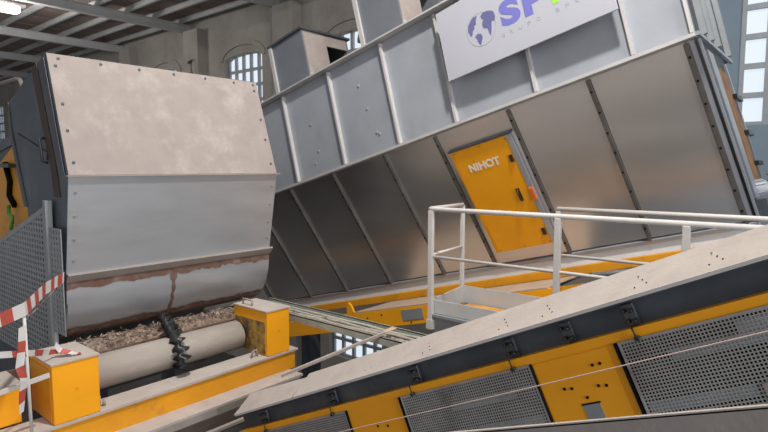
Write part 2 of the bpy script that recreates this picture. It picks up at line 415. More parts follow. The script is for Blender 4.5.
# base rail and side conveyor under the separator
BX = 6.1; b0 = V((BX, 3.719, 5.014))
def Bs(a, p, x): return b0 + A * a + D * p + X * x
base = thing('base_conveyor', (5.7, 3.5, 0), 'yellow inclined base conveyor under the big separator casing', 'conveyor')
MB().box((-4.6, 0, 0), (3.1, .10, .12), 0, Bs).build('top_rail', YELD, base, .006)
s0 = V((5.2, 3.694, 4.914))
def Ss(a, p, x): return s0 + A * a + D * p + X * x
MB().box((-4.2, 0, 0), (3.2, .22, .05), 0, Ss).build('side_beam', YEL, base, .005)
MB().box((-1.25, -.012, .0), (1.5, 0, .80), 0, Ss).build('top_cover', TAN, base)
MB().box((-4.2, .02, .06), (3.2, .20, .85), 0, Ss).build('belt_box', DARKST, base)
pl = MB().box((-.42, .035, -.008), (-.10, .16, -.0005), 0, Ss).build('plate', GREYP, base); pl['label'] = 'blank grey plate on the yellow beam'
lg = MB(); lg.prism([Ss(-1.36, 0, 0), Ss(-1.22, 0, 0), Ss(-1.25, -.10, 0), Ss(-1.29, -.15, 0), Ss(-1.33, -.10, 0)], (.03, 0, 0)); lg.build('lug', YEL, base)
for a, p in ((-1.0, .08), (-.75, .06), (-.3, .19), (.0, .18), (-1.0, .18)): bolt(base, Ss(a, p, 0), -X, BLACK, .8)
for y, zz in ((6.6, 3.95), (.6, 5.5)):
    for x in (5.3, 5.9):
        MB().box((x - .05, y - .05, 0), (x + .05, y + .05, zz)).build('leg', DARKST, base)
cp = MB().tube([(5.05, 1.75, 5.52), (5.05, .6, 5.78)], .028, 10).build('conduit', GALVL, base)

# sign board hung on the casing
sg = thing('sign_board', (5.26, 2.4, 7.4), 'white sign board with globe logo hung on the casing top', 'sign')
SX = -.16
def G(a, p, w=0): return U(a, p, SX - w)
tilt = .02
MB().hexa([G(.50, -1.22), G(2.32, -1.28), G(2.325, -.435), G(.485, -.45), G(.50, -1.22, .025), G(2.32, -1.28, .025), G(2.325, -.435, .025), G(.485, -.45, .025)]).build('board', SIGNW, sg, .003)
for a in (.6, 1.37, 2.22):
    MB().box((a - .02, -1.15, SX), (a + .02, -.55, -.06), 0, U).build('standoff', DARKST, sg)
def poly_sign(pts, m, name):
    MB().prism([G(a, p, .0255) for a, p in pts], (-.002, 0, 0)).build(name, m, sg)
gc = (1.0, -.83); gr = .175
ring = MB(); n = 40
for k in range(n):
    t0, t1 = 2 * math.pi * k / n, 2 * math.pi * (k + 1) / n
    q = [(gc[0] + r_ * math.cos(t_), gc[1] + r_ * math.sin(t_)) for r_, t_ in ((gr, t0), (gr, t1), (gr - .004, t1), (gr - .004, t0))]
    ring.prism([G(a, p, .0255) for a, p in q], (-.0015, 0, 0))
ring.build('globe_outline', SIGNP, sg)
gl = MB()
for pts in ([(.985, -.985), (.935, -.985), (.895, -.955), (.86, -.919), (.848, -.861), (.870, -.80), (.893, -.815), (.900, -.85), (.93, -.865), (.925, -.895), (.955, -.905), (.96, -.94)],
            [(.915, -.783), (.95, -.80), (.99, -.785), (1.0, -.744), (.975, -.70), (.962, -.672), (.94, -.70), (.933, -.74)],
            [(1.025, -.965), (1.06, -.985), (1.10, -.985), (1.145, -.97), (1.173, -.949), (1.185, -.897), (1.165, -.846), (1.145, -.865), (1.13, -.85), (1.115, -.78), (1.094, -.72), (1.08, -.76), (1.075, -.81), (1.035, -.825), (1.022, -.86), (1.03, -.895), (1.055, -.91), (1.03, -.93)]):
    gl.prism([G(a, p, .0255) for a, p in pts], (-.002, 0, 0))
gl.build('globe_continents', SIGND, sg)
for ch, a0, w_, m in (('S', 1.235, .22, SIGNB), ('P', 1.49, .24, SIGNB), ('R', 1.78, .25, SIGNG)):
    text_mb(ch, G(a0, -.735, .0255), A, -D, .265, .002, .024 if ch == 'R' else .05, w_).build('letter', m, sg)
for i, c_ in enumerate('GRUPO SPR'):
    if c_ != ' ': text_mb(c_, G(1.205 + .098 * i, -.648, .0255), A, -D, .036, .0015, 0, .036).build('small_letter', SIGNP, sg)

# square ducts on top of the casing
def duct(a0, a1, top, x0, depth, label, skew):
    t = thing('inlet_duct', U((a0 + a1) / 2, -1.36, x0), label, 'duct', 'open ducts on the separator')
    th = .03
    f = MB(); f.box((a0, top, x0), (a1, -1.36, x0 + th), 0, U); f.build('front_plate', DUCTM, t)
    MB().box((a0 - .03, top, x0 - .03), (a0 + .03, -1.36, x0 + .0), 0, U).build('corner_strip', RIBL, t)
    MB().box((a0, top, x0 + th), (a0 + th, -1.36, x0 + depth), 0, U).build('left_plate', DUCTM, t)
    MB().box((a0 + th, top, x0 + depth - th), (a1, -1.36, x0 + depth), 0, U).build('rear_plate', DUCTM, t)
    r_ = MB()   # right side: plate with a square opening low at the rear
    r_.box((a1 - th, top, x0 + th), (a1, -1.36, x0 + depth * .50), 0, U); r_.box((a1 - th, top, x0 + depth * .50), (a1, top + .17, x0 + depth - th), 0, U)
    r_.build('side_plate', DUSTP, t)
    MB().box((a0 - .04, top - .03, x0 - .04), (a1 + .04, top, x0 + depth + .04), 0, U).build('rim_flange', DARKST, t)
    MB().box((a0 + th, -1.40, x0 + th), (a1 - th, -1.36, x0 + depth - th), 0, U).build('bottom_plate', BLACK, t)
    k = MB().box((a1 + .0, -1.40, x0 - .02), (a1 + .10, -1.36, x0 + .12), 0, U); k.box((a1, -1.5, x0 + .02), (a1 + .02, -1.36, x0 + .1), 0, U); k.build('foot_bracket', RIBL, t)
duct(-2.57, -1.87, -2.15, .08, .95, 'smaller open grey duct on the casing in front of the arched windows', 0)
duct(-.785, -.13, -2.35, .08, 1.0, 'taller open grey duct on the casing left of the sign', 0)
# short pipe elbow between the ducts
t = MB().tube([U(-1.0, -1.36, .75), U(-1.0, -1.6, .75), U(-1.05, -1.8, .72), U(-1.2, -1.92, .6)], .16, 16).build('pipe_elbow', DUSTG)
tag(t, 'short round grey pipe elbow standing between the two ducts', 'pipe')

# motor at the low right end with cables
mo = thing('electric_motor', (6.75, .62, 6.1), 'small grey electric motor on the right end of the casing', 'motor')
mc = V((6.5, .711, 6.28)); ax = V((.3, -.9, .25)).normalized()
body = MB(); body.tube([mc - ax * .16, mc - ax * .15, mc + ax * .09, mc + ax * .12], [.07, .085, .085, .06], 18)
bo = body.build('body', GALV, mo)
fu = ax.orthogonal().normalized(); fw_ = ax.cross(fu)
for k in range(14):
    t_ = 2 * math.pi * k / 14; d_ = fu * math.cos(t_) + fw_ * math.sin(t_)
    MB().bar(mc - ax * .12 + d_ * .088, mc + ax * .08 + d_ * .088, .008, .02, 0, d_).build('fin', GALV, bo)
MB().box((-.05, -.04, 0), (.05, .04, .06), 0, lambda x, y, z: mc + ax * x + V((-.95, .3, 0)).normalized() * (.08 + z) + V((0, 0, 1)) * y).build('terminal_box', GALVL, mo, .005)
MB().tube([mc + ax * .12, mc + ax * .17], [.075, .06], 18).build('fan_cover', DARKST, mo)
MB().bar(mc - ax * .16, V((6.6, 1.0, 6.22)), .08, .08).build('gearbox', DARKST, mo, .01)
MB().bar(V((6.35, .98, 6.42)), V((6.62, .72, 5.98)), .10, .07).build('mount_bracket', BLKPL, mo, .005)
for i, (dx, dz) in enumerate(((0, 0), (.12, .06), (.2, -.05), (.3, .1))):
    pts = [V((6.6 + dx * .3, .62, 6.3)) + V((dx * k * .5, -.08 * k + .02 * math.sin(k + i), .10 * math.sin(k * .9 + i) - .05 * k + dz)) for k in range(7)]
    tag(MB().tube(pts, .016, 6).build('cable', CABLED), 'loose grey cable hanging beside the electric motor', 'cable', 'cables beside the electric motor')
cb = thing('switch_cabinet', (7.6, -.35, 5.2), 'dark grey steel cabinet below the cables at the right edge', 'cabinet')
MB().box((7.0, -.9, 0), (7.9, .15, 5.95)).build('body', BLUEST, cb, .01)
MB().box((6.985, -.84, 4.6), (7.0, .09, 5.9)).build('door', DARKST, cb)

# ------------------------------------------------------------------ platform with railing
pf = thing('access_platform', (4.58, 1.5, 0), 'grey steel access platform with toe boards in front of the yellow door', 'platform')
Y0, Y1 = -.6, 2.97; ZD = 5.10
MB().box((4.25, Y0, ZD + .03), (4.262, Y1, 5.255)).build('toe_board', TOEM, pf)
MB().box((4.90, 2.15, ZD + .0), (4.912, 3.03, 5.275)).build('toe_board', TOEM, pf)
MB().prism([(4.25, Y1, ZD), (4.912, Y1 + .06, ZD), (4.912, Y1 + .06, 5.275), (4.25, Y1, 5.255)], (0, .012, 0)).build('toe_board', TOEM, pf)
st = MB(); st.box((4.21, Y0, ZD + .0), (4.262, Y1, ZD + .025)); st.box((4.24, Y0, 4.93), (4.256, Y1, ZD)); st.box((4.21, Y0, 4.91), (4.262, Y1, 4.93)); st.build('stringer', GREYP, pf)
st = MB(); st.box((4.90, Y0, 4.93), (4.915, Y1 + .05, ZD)); st.build('stringer', GREYP, pf)
def gf(u, v, w): return V((u, v, ZD - .03 + w))
g = lattice(gf, 4.28, 4.88, Y0 + .03, Y1 - .03, .035, .06, .005, .006, .03, .012); g.build('grating', GREYP, pf)
MB().box((4.70, 1.9, ZD + .002), (4.86, 2.93, ZD + .008)).build('nosing', YELD, pf)
for x in (4.3, 4.86):
    for y in (-.3, 2.85):
        MB().box((x - .04, y - .04, 0), (x + .04, y + .04, 4.91)).build('leg', DARKST, pf)
gr_ = thing('guard_railing', (4.58, 1.5, 5.1), 'white tubular guard railing around the access platform', 'railing')
ZR = 6.115; ZM = 5.67
for y, zb_ in ((2.97, 4.99), (1.75, 5.10), (.84, 5.10), (-.3, 5.10)):
    o = MB().box((4.245 - .042, y - .024, zb_), (4.245, y + .024, ZR - .015)).build('post', RAIL, gr_, .004)
    if y > 2.9: MB().box((4.245 - .045, y - .035, zb_ - .01), (4.258, y + .035, zb_ + .08)).build('foot_plate', RAIL, o)
for y in (3.07,):
    MB().box((4.915, y - .02, 5.1), (4.95, y + .02, ZR - .01)).build('post', RAIL, gr_, .004)
for y in (2.04, -.3):
    MB().box((4.915, y - .02, 5.0), (4.95, y + .02, ZR - .01)).build('post', RAIL, gr_, .004)
MB().tube([(4.23, -.6, ZR), (4.23, 2.94, ZR), (4.235, 2.985, ZR), (4.28, 3.0, ZR), (4.93, 3.07, ZR)], .021, 10).build('top_rail', RAIL, gr_)
MB().tube([(4.23, -.6, ZM), (4.23, 2.97, ZM)], .014, 10).build('middle_rail', RAIL, gr_)
MB().tube([(4.25, 2.98, ZM + .01), (4.93, 3.07, ZM + .01)], .014, 10).build('middle_rail', RAIL, gr_)
MB().tube([(4.93, -.6, ZR + .005), (4.93, 2.05, ZR + .005)], .021, 10).build('top_rail', RAIL, gr_)
MB().tube([(4.93, -.6, 5.695), (4.93, 2.05, 5.695)], .014, 10).build('middle_rail', RAIL, gr_)

# ------------------------------------------------------------------ left hood
XL, XR = 1.816, 3.954
P0, P1, P2, P3 = (5.22, 7.45), (4.88, 6.435), (5.03, 5.60), (5.03, 5.53)
curve = [P3, (5.035, 5.42), (5.045, 5.34), (5.065, 5.26), (5.095, 5.185), (5.135, 5.12), (5.185, 5.065), (5.245, 5.02), (5.32, 4.985), (5.41, 4.96), (5.51, 4.945), (5.62, 4.94)]
hd = thing('discharge_hood', (2.9, 5.6, 4.9), 'large dusty sheet metal hood with a perforated guard at left', 'hood')
def pr_(pts, x=XL): return [V((x, y, z)) for y, z in pts]
MB().sheet(pr_([P0, P1]), (XR - XL, 0, 0), .012).build('top_panel', DUSTP, hd)
MB().sheet(pr_([P1, P2]), (XR - XL, 0, 0), .012).build('front_panel', GALVL, hd)
def strip(c_, th=.012):
    m = MB(); nI = len(c_); out = [(y - .0, z) for y, z in c_]; inn = []
    for i in range(nI):
        a, b = c_[max(i - 1, 0)], c_[min(i + 1, nI - 1)]; t_ = V((b[0] - a[0], b[1] - a[1])).normalized(); inn.append((c_[i][0] - t_.y * th, c_[i][1] + t_.x * th))
    vs = [V((x, y, z)) for x in (XL, XR) for y, z in out]; m.add(vs, [(i, i + 1, nI + i + 1, nI + i) for i in range(nI - 1)], 0, True)
    vs = [V((x, y, z)) for x in (XL, XR) for y, z in inn]; m.add(vs, [(i, nI + i, nI + i + 1, i + 1) for i in range(nI - 1)], 0, True)
    return m
MB().sheet(pr_([(c_[0] + .02, c_[1] - .012) for c_ in curve[5:]]), (XR - XL, 0, 0), -.01).build('bottom_lip', RUST, hd)
lw = strip(curve); lw.build('lower_panel', GALVL, hd)
lip = MB().box((XL - .02, 4.84, 6.425), (XR + .03, 4.89, 6.437)); lip.build('upper_lip', DUSTG, hd)
led = MB().prism([(XL, 5.04, 5.60), (XL, 4.985, 5.605), (XL, 4.98, 5.59), (XL, 5.03, 5.53), (XL, 5.04, 5.53)], (XR - XL + .02, 0, 0)); led.build('ledge', DUSTG, hd)
# brown dirt strip under the ledge, with a ragged lower edge, and the drip that runs from it
ds = MB(); n = 70
def prof(t):   # point on lower profile at distance fraction
    t = max(0, min(.999, t)) * (len(curve) - 1); i = int(t); f = t - i
    a, b = curve[i], curve[i + 1]; return V((0, a[0] + (b[0] - a[0]) * f, a[1] + (b[1] - a[1]) * f))
off = V((0, -.004, -.001))
for k in range(n):
    x0 = XL + (XR - XL) * k / n; x1 = XL + (XR - XL) * (k + 1) / n
    def dep(x): return .055 + .025 * noise.noise(V((x * 6, 2, 0))) + .022 * noise.noise(V((x * 25, 9, 1)))
    a0, a1 = prof(dep(x0)), prof(dep(x1))
    top = V((0, 5.028, 5.53))
    ds.add([top + X * x0 + off, top + X * x1 + off, a1 + X * x1 + off, a0 + X * x0 + off], [(0, 1, 2, 3)])
ds.build('dirt_strip', RUST, hd)
rl = MB(); n = 70
for k in range(n):
    x0 = XL + (XR - XL) * k / n; x1 = XL + (XR - XL) * (k + 1) / n
    def up(x): return .50 + .05 * noise.noise(V((x * 5, 7, 0))) + .04 * noise.noise(V((x * 22, 1, 5)))
    for f0, f1 in ((0, .34), (.34, .67), (.67, 1)):
        q = []
        for x, f in ((x0, f0), (x1, f0), (x1, f1), (x0, f1)):
            t_ = up(x) + (.80 - up(x)) * f; q.append(prof(t_) + X * x + V((0, -.004, -.004)))
        rl.add(q, [(0, 1, 2, 3)])
rl.build('rust_band', RUST, hd)
dp = MB(); n = 26; pts = []
for k in range(n + 1):
    t_ = k / n * .80; p = prof(t_); xc = 2.79 + .02 * noise.noise(V((k * .5, 0, 3))); w_ = .016 + .016 * noise.noise(V((k * .7, 5, 0))) + (.02 if k < 4 else 0)
    nrm = V((0, -1, -.12 - k * .04)).normalized() * .005
    pts.append((p + X * (xc - w_) + nrm, p + X * (xc + w_) + nrm))
for (a, b), (c_, d_) in zip(pts[:-1], pts[1:]): dp.add([a, b, d_, c_], [(0, 1, 2, 3)])
dp.build('rust_drip', RUST, hd)
# side plate on the left and the one on the right, back
side = [P0, (6.20, 7.12), (6.15, 6.85), (5.845, 6.134), (5.80, 4.95), (5.41, 4.96), (5.32, 4.985), (5.245, 5.02), (5.185, 5.065), (5.135, 5.12), (5.095, 5.185), (5.065, 5.26), (5.045, 5.34), P3, P2, P1]
MB().prism(pr_(side, XL), (.012, 0, 0)).build('side_plate', BLUEST, hd)
MB().prism(pr_(side, XR - .012), (.012, 0, 0)).build('side_plate', GALVL, hd)
MB().sheet(pr_([(6.20, 7.12), (6.15, 6.85), (5.845, 6.134), (5.80, 4.95)]), (XR - XL, 0, 0), -.01).sheet(pr_([P0, (6.20, 7.12)]), (XR - XL, 0, 0), -.01).build('back_plate', DARKST, hd)
fl = MB(); fl.prism(pr_([(5.25, 7.42), (4.93, 6.44), (5.05, 6.44), (5.39, 7.37)], XL - .004), (-.006, 0, 0)); fl.build('fold_flange', DARKST, hd)
sf = MB(); sf.prism(pr_([(5.42, 7.40), (5.10, 6.50), (5.06, 6.25), (5.17, 6.25), (5.21, 6.48), (5.54, 7.35)], XL - .004), (-.008, 0, 0)); sf.build('stiffener', BRNST, hd)
MB().prism(pr_([(5.30, 6.56), (6.0, 6.75), (6.0, 6.82), (5.28, 6.63)], XL - .004), (-.008, 0, 0)).build('cross_stiffener', DARKST, hd)
MB().prism(pr_([(6.20, 7.12), (6.15, 6.85), (5.845, 6.134), (5.92, 6.134), (6.22, 6.85)], XL - .004), (-.006, 0, 0)).build('rear_edge', DARKST, hd)
hh = MB().tube([(XL - .01, 5.32, 6.75), (XL - .05, 5.32, 6.74), (XL - .05, 5.27, 6.55), (XL - .01, 5.27, 6.54)], .012, 8); hh.build('grab_handle', BLKPL, hd)
# bolts
tn = (V((0, -1.015, .34)).normalized())
def topP(x, f): return V((x, P0[0] + (P1[0] - P0[0]) * f, P0[1] + (P1[1] - P0[1]) * f)) + tn * .012
for x in (1.90, 2.25, 2.60, 2.95, 3.30, 3.65, 3.90): bolt(hd, topP(x, .035) , tn)
for f in (.1, .42, .64, .9):
    bolt(hd, topP(1.87, f), tn); bolt(hd, topP(3.90, f), tn)
fn = V((0, -.985, -.17)).normalized()
for z in (6.30, 6.1, 5.9, 5.72):
    y = P1[0] + (P2[0] - P1[0]) * (P1[1] - z) / (P1[1] - P2[1])
    bolt(hd, V((1.87, y, z)) + fn * .012, fn, GREYP); bolt(hd, V((3.90, y, z)) + fn * .012, fn, GREYP)
for z, x in ((5.40, 1.93), (5.40, 3.88), (5.24, 2.1), (5.3, 3.3)): bolt(hd, (x, 5.055 if z > 5.3 else 5.10, z), V((0, -1, -.2)), GREYP)

# perforated guard at the left of the hood
def gfl(u, v, w): return V((1.775 - w, u, v))
gd = thing('perforated_guard', (1.77, 6.0, 4.7), 'grey perforated safety guard left of the large hood', 'guard')
gm = MB(); pit = .062
# sheared panel following the sloping top: one set of strips down, one along
ya, yb_, zlo, zta, slope = 5.28, 7.9, 4.72, 6.17, -.31
n = int((yb_ - ya) / pit)
for k in range(n + 1):
    y = ya + k * pit; zt_ = zta + slope * (y - ya)
    gm.box((1.765, y - .015, zlo), (1.772, y + .015, zt_))
rows = int((zta - zlo) / .05)
for j in range(rows + 1):
    z = zlo + .05 * j; yend = min(yb_, ya + max(0, (zta - z) / -slope))
    if yend > ya + .05: gm.box((1.7655, ya, z - .011), (1.7715, yend, z + .011))
gm.prism([(1.762, ya, zta), (1.762, yb_, zta + slope * (yb_ - ya)), (1.762, yb_, zta + slope * (yb_ - ya) - .05), (1.762, ya, zta - .05)], (.013, 0, 0))
gm.build('main_panel', PERFL, gd)
def g2(u, v, w): return V((1.765 + w, u, v))
lattice(g2, 4.97, 5.20, 5.10, 5.98, .058, .05, .026, .022, .006, .012).build('side_panel', PERFL, gd)
MB().box((1.745, 5.21, 4.70), (1.80, 5.27, 6.22)).build('post', GREYP, gd, .004)
MB().box((1.79, 5.9, 4.74), (1.80, 7.9, 5.5)).build('back_sheet', BLACK, gd)  # black backing, the guard's shaded interior put into colour
# yellow cover plate between hood and guard, dark housing behind
hs = thing('dark_housing', (2.6, 8, 0), 'dark conveyor housing with a torn yellow cover plate behind the left hood', 'housing')
MB().prism([(2.0, 6.3, 4.0), (2.0, 9.3, 4.0), (2.0, 9.3, 6.42), (2.0, 6.65, 6.85), (2.0, 6.3, 6.1)], (1.9, 0, 0)).build('body', DARKST, hs)
MB().prism([(1.985, 6.66, 6.86), (1.985, 9.3, 6.42), (1.985, 9.3, 6.34), (1.985, 6.63, 6.76)], (.12, 0, 0)).build('rim', BLUEST, hs)
for y in (6.9, 9.0):
    for x in (2.1, 3.7): MB().box((x - .06, y - .06, 0), (x + .06, y + .06, 4.0)).build('leg', DARKST, hs)

yp = MB().prism([(1.98, 7.6, 6.38), (1.98, 6.62, 6.76), (1.98, 6.28, 6.06), (1.98, 6.35, 5.98), (1.98, 7.6, 5.55)], (.02, 0, 0)).build('cover_plate', YELD, hs)
MB().tube([(1.95, 6.9, 6.55), (1.96, 6.8, 6.35), (1.96, 6.85, 6.2), (1.96, 6.7, 6.1)], .03, 8).build('dark_slot', BLACK, yp)
MB().box((1.90, 6.62, 6.50), (1.98, 6.90, 6.54)).build('hinge', DARKST, yp)
gw = MB().tube([(1.92, 6.75, 6.1), (1.90, 6.7, 6.02), (1.91, 6.62, 6.0), (1.90, 6.6, 5.93), (1.92, 6.7, 5.9), (1.9, 6.65, 5.86)], .018, 6).build('wire_tuft', GREEN, yp); gw['label'] = 'green wire tuft'
# ------------------------------------------------------------------ drum frame
fr_ = thing('drum_frame', (2.4, 4.55, 0), 'yellow beam frame with two bearing boxes holding the dusty drum', 'machine frame')
bm_ = MB(); bm_.box((.4, 4.30, 4.44), (3.69, 4.315, 4.62)); bm_.build('front_web', YELD, fr_)
MB().box((.4, 4.285, 4.62), (3.72, 4.53, 4.64)).build('top_flange', DUST, fr_)
MB().box((.4, 4.10, 4.42), (3.62, 4.315, 4.44)).build('bottom_flange', DUST, fr_)
MB().box((.4, 4.10, 4.36), (3.58, 4.112, 4.42)).build('lip', LIPM, fr_)
MB().box((.4, 4.315, 4.30), (3.60, 4.75, 4.32)).build('inner_floor', BLACK, fr_)  # black sheet, the deep shade under the drum put into colour
MB().box((.4, 4.02, 4.245), (3.35, 4.06, 4.27)).box((.4, 4.05, 4.245), (3.35, 4.10, 4.255)).build('lower_angle', DUSTG, fr_)
MB().box((.4, 4.085, 4.20), (3.5, 4.099, 4.36)).build('skirt', BRNST, fr_)
for x0, x1, y1, l in ((1.425, 1.75, 4.74, 0), (3.34, 3.62, 4.84, 1)):
    bx = MB().box((x0, 4.295, 4.641), (x1, y1, 5.085)); o = bx.build('bearing_box', YEL, fr_, .008)
    MB().box((x0 - .008, 4.287, 5.085), (x1 + .008, y1 + .008, 5.095)).build('lid', DUST, o)
    if l:
        MB().box((x0 - .006, 4.33, 4.66), (x0 - .001, y1 - .03, 4.98)).build('rusty_cheek', YELR, o)
        MB().tube([(x0 + .05, 4.75, 5.095), (x0 + .05, 4.75, 5.15), (x0 + .05, 4.60, 5.15), (x0 + .05, 4.60, 5.095)], .01, 6).build('handle', DUSTG, o)
        hk = MB().tube([(x0 - .12, 4.40, 4.64), (x0 - .10, 4.40, 4.70), (x0 - .06, 4.40, 4.71), (x0 - .05, 4.40, 4.64)], .012, 6); hk.build('clamp', DUSTG, fr_)
    else:
        MB().box((x0 - .006, 4.33, 4.66), (x0 - .001, y1 - .03, 5.05)).build('side_cheek', YELD, o)
        MB().tube([(x1 + .03, 4.40, 4.64), (x1 + .03, 4.40, 4.72)], .015, 8).build('bolt_stud', DUSTG, fr_); MB().tube([(x1 + .06, 4.38, 4.64), (x1 + .06, 4.38, 4.70)], .012, 8).build('bolt_stud', DUSTG, fr_)
    bolt(o, ((x0 + x1) / 2, 4.295, 4.88), (0, -1, 0), YELD, .7)
sb = MB().box((.4, 4.55, 4.641), (1.30, 4.80, 4.93)); sb.build('side_box', YEL, fr_, .008)
MB().box((.4, 4.54, 4.93), (1.31, 4.90, 4.94)).build('side_box_lid', DUST, fr_)
for x in (.7, 3.4):
    MB().box((x - .07, 4.34, 0), (x + .07, 4.48, 4.30)).build('leg', DARKST, fr_)
MB().box((.5, 4.76, 4.30), (3.7, 4.80, 4.46)).build('rear_beam', RUST, fr_); MB().box((.5, 5.3, 4.66), (3.7, 5.34, 4.80)).build('rear_beam', RUST, fr_)
MB().box((1.79, 4.98, 4.80), (3.76, 5.38, 4.88)).build('catch_plate', RUST, fr_)
MB().box((1.79, 4.955, 4.80), (3.76, 4.979, 4.89)).build('catch_edge', RUST, fr_)
dm = thing('dusty_drum', (2.5, 4.70, 4.8), 'dust-covered cylindrical drum between the two yellow boxes', 'drum')
dd = MB(); dd.tube([(1.77, 4.72, 4.80), (1.775, 4.72, 4.80), (3.285, 4.72, 4.80), (3.29, 4.72, 4.80)], [.13, .142, .142, .13], 40); dd.build('shell', DRUMM, dm)
MB().tube([(3.29, 4.72, 4.80), (3.315, 4.72, 4.80)], .12, 24).build('end_cap', BLACK, dm)
MB().tube([(1.752, 4.72, 4.80), (1.77, 4.72, 4.80)], .05, 16).tube([(3.315, 4.72, 4.80), (3.332, 4.72, 4.80)], .05, 16).build('shaft', DARKST, dm)
# debris heap
db = MB(); nx, ny = 110, 14
vs = []
for i in range(nx + 1):
    for j in range(ny + 1):
        x = 1.8 + (3.755 - 1.8) * i / nx; f = j / ny; y = 4.982 + .38 * f
        z = 4.885 + .07 * math.sin(math.pi * min(1, f * .8 + .12)) + .045 * noise.noise(V((x * 9, y * 9, 0))) + .03 * noise.noise(V((x * 30, y * 30, 4)))
        if f == 0: z = 4.882
        vs.append(V((x, y, max(4.882, min(z, 4.945 if y > 5.22 else 4.995)))))
fs = [(i * (ny + 1) + j, (i + 1) * (ny + 1) + j, (i + 1) * (ny + 1) + j + 1, i * (ny + 1) + j + 1) for i in range(nx) for j in range(ny)]
db.add(vs, fs, 0, True)
for k in range(420):   # straws and flakes
    x = random.uniform(1.85, 3.70); y = random.uniform(4.985, 5.2); z = 4.925 + random.uniform(0, .06); t_ = random.uniform(0, math.pi); l = random.uniform(.02, .07)
    d_ = V((math.cos(t_) * l, math.sin(t_) * l * .5, random.uniform(-.02, .02)))
    db.bar(V((x, y, z)), V((x, y, z)) + d_, .006, .003, 0 if k % 4 else 1)
tag(db.build('debris_heap', [DEBRIS, DUST]), 'heap of brown dust and straw debris under the hood', 'debris', kind='stuff')

# twisted black spiral hose lying over the drum
path = [(2.665, 5.04, 5.06), (2.659, 4.96, 5.04), (2.626, 4.84, 5.0), (2.597, 4.72, 4.985), (2.567, 4.60, 4.95), (2.56, 4.53, 4.86), (2.551, 4.50, 4.77), (2.53, 4.47, 4.705)]
sh = thing('spiral_hose', (2.49, 4.5, 4.642), 'black twisted spiral hose draped over the dusty drum', 'hose')
pv = [V(p) for p in path]; N = 120; core = []; hel = MB(); prev = None
for k in range(N + 1):
    t_ = k / N * (len(pv) - 1); i = min(int(t_), len(pv) - 2); f = t_ - i
    core.append(pv[i].lerp(pv[i + 1], f))
hv = []
for k, p in enumerate(core):
    tg = (core[min(k + 1, N)] - core[max(k - 1, 0)]).normalized(); u = V((1, 0, 0)) - tg * tg.x; u.normalize(); w_ = tg.cross(u)
    an = 2 * math.pi * 4.4 * k / N; rr = .054 + .034 * k / N
    d1 = u * math.cos(an) + w_ * math.sin(an)
    dn = tg.cross(d1)
    hv += [p - d1 * rr, p + dn * .016, p + d1 * rr, p - dn * .016]
hel.add(hv, [(4 * k + j, 4 * k + (j + 1) % 4, 4 * k + 4 + (j + 1) % 4, 4 * k + 4 + j) for k in range(N) for j in range(4)], 0, True)
hel.build('spiral', mat('glossy_black_steel', (.06, .06, .062), .28, .5, .2, 14, (.25, .23, .21), (.6, .75)), sh)

# barrier tape and its pole
po = MB().tube([(1.245, 4.2, 5.56), (1.253, 4.2, 4.441)], .011, 8).build('barrier_pole', RAIL)
tag(po, 'thin white pole holding red and white tape at lower left', 'pole')
gbar = MB().bar((.75, 4.22, 4.98), (1.40, 4.27, 5.035), .018, .03).build('grey_rail', RAIL)
tag(gbar, 'short pale rail behind the tape pole by the yellow box', 'rail')
def ribbon(pts, w, seg_len, sag=0, start=0):
    m = MB(); n = 44; out = []
    P = [V(p[:3]) for p in pts]; Wd = [V(p[3]) for p in pts]
    for k in range(n + 1):
        t_ = k / n * (len(P) - 1); i = min(int(t_), len(P) - 2); f = t_ - i
        out.append((P[i].lerp(P[i + 1], f), Wd[i].lerp(Wd[i + 1], f)))
    dist = start
    for (a, wa), (b, wb) in zip(out[:-1], out[1:]):
        mi = int(dist / seg_len) % 2; dist += (b - a).length
        th = V((0, .003, 0))
        m.hexa([a - wa * w / 2, b - wb * w / 2, b + wb * w / 2, a + wa * w / 2, a - wa * w / 2 + th, b - wb * w / 2 + th, b + wb * w / 2 + th, a + wa * w / 2 + th], mi)
    return m
u1 = (-.1, .0, 1); u2 = (.35, 0, .94); u3 = (.5, .6, .5)
t1 = ribbon([(.85, 4.16, 5.44, u1), (1.05, 4.175, 5.497, u1), (1.25, 4.185, 5.555, u1), (1.50, 4.55, 5.60, (.05, 0, 1)), (1.74, 4.86, 5.61, (.2, .3, .9))], .09, .085)
tag(t1.build('barrier_tape', [WHT, RED]), 'red and white striped tape stretched from pole top to hood corner', 'tape', 'barrier tapes')
t2 = ribbon([(1.26, 4.182, 5.50, u2), (1.30, 4.3, 5.47, (.9, 0, .4)), (1.50, 4.58, 5.51, (.6, .4, .5)), (1.745, 4.87, 5.58, u3)], .04, .09)
tag(t2.build('barrier_tape', [WHT, RED]), 'narrow folded tape just below the stretched tape near the hood corner', 'tape', 'barrier tapes')
t3 = ribbon([(.85, 4.17, 5.33, u1), (1.05, 4.178, 5.29, u1), (1.235, 4.182, 5.255, u1), (1.40, 4.35, 5.18, u2), (1.52, 4.45, 5.135, (.5, .5, .5)), (1.60, 4.42, 5.11, (.8, .5, .1))], .045, .10)
tag(t3.build('barrier_tape', [WHT, RED]), 'striped tape running from the pole onto the left yellow box lid', 'tape', 'barrier tapes')
t4 = ribbon([(1.225, 4.18, 5.44, (.8, .1, .2)), (1.215, 4.175, 5.30, (.9, .2, -.2)), (1.195, 4.17, 5.18, (.9, -.2, .3)), (1.215, 4.165, 5.08, (.9, .2, -.3)), (1.20, 4.17, 4.98, (.8, .1, .5)), (1.19, 4.17, 4.86, (.5, .1, .2))], .055, .085)
tag(t4.build('barrier_tape', [WHT, RED]), 'crumpled striped tape end hanging down beside the white pole', 'tape', 'barrier tapes')
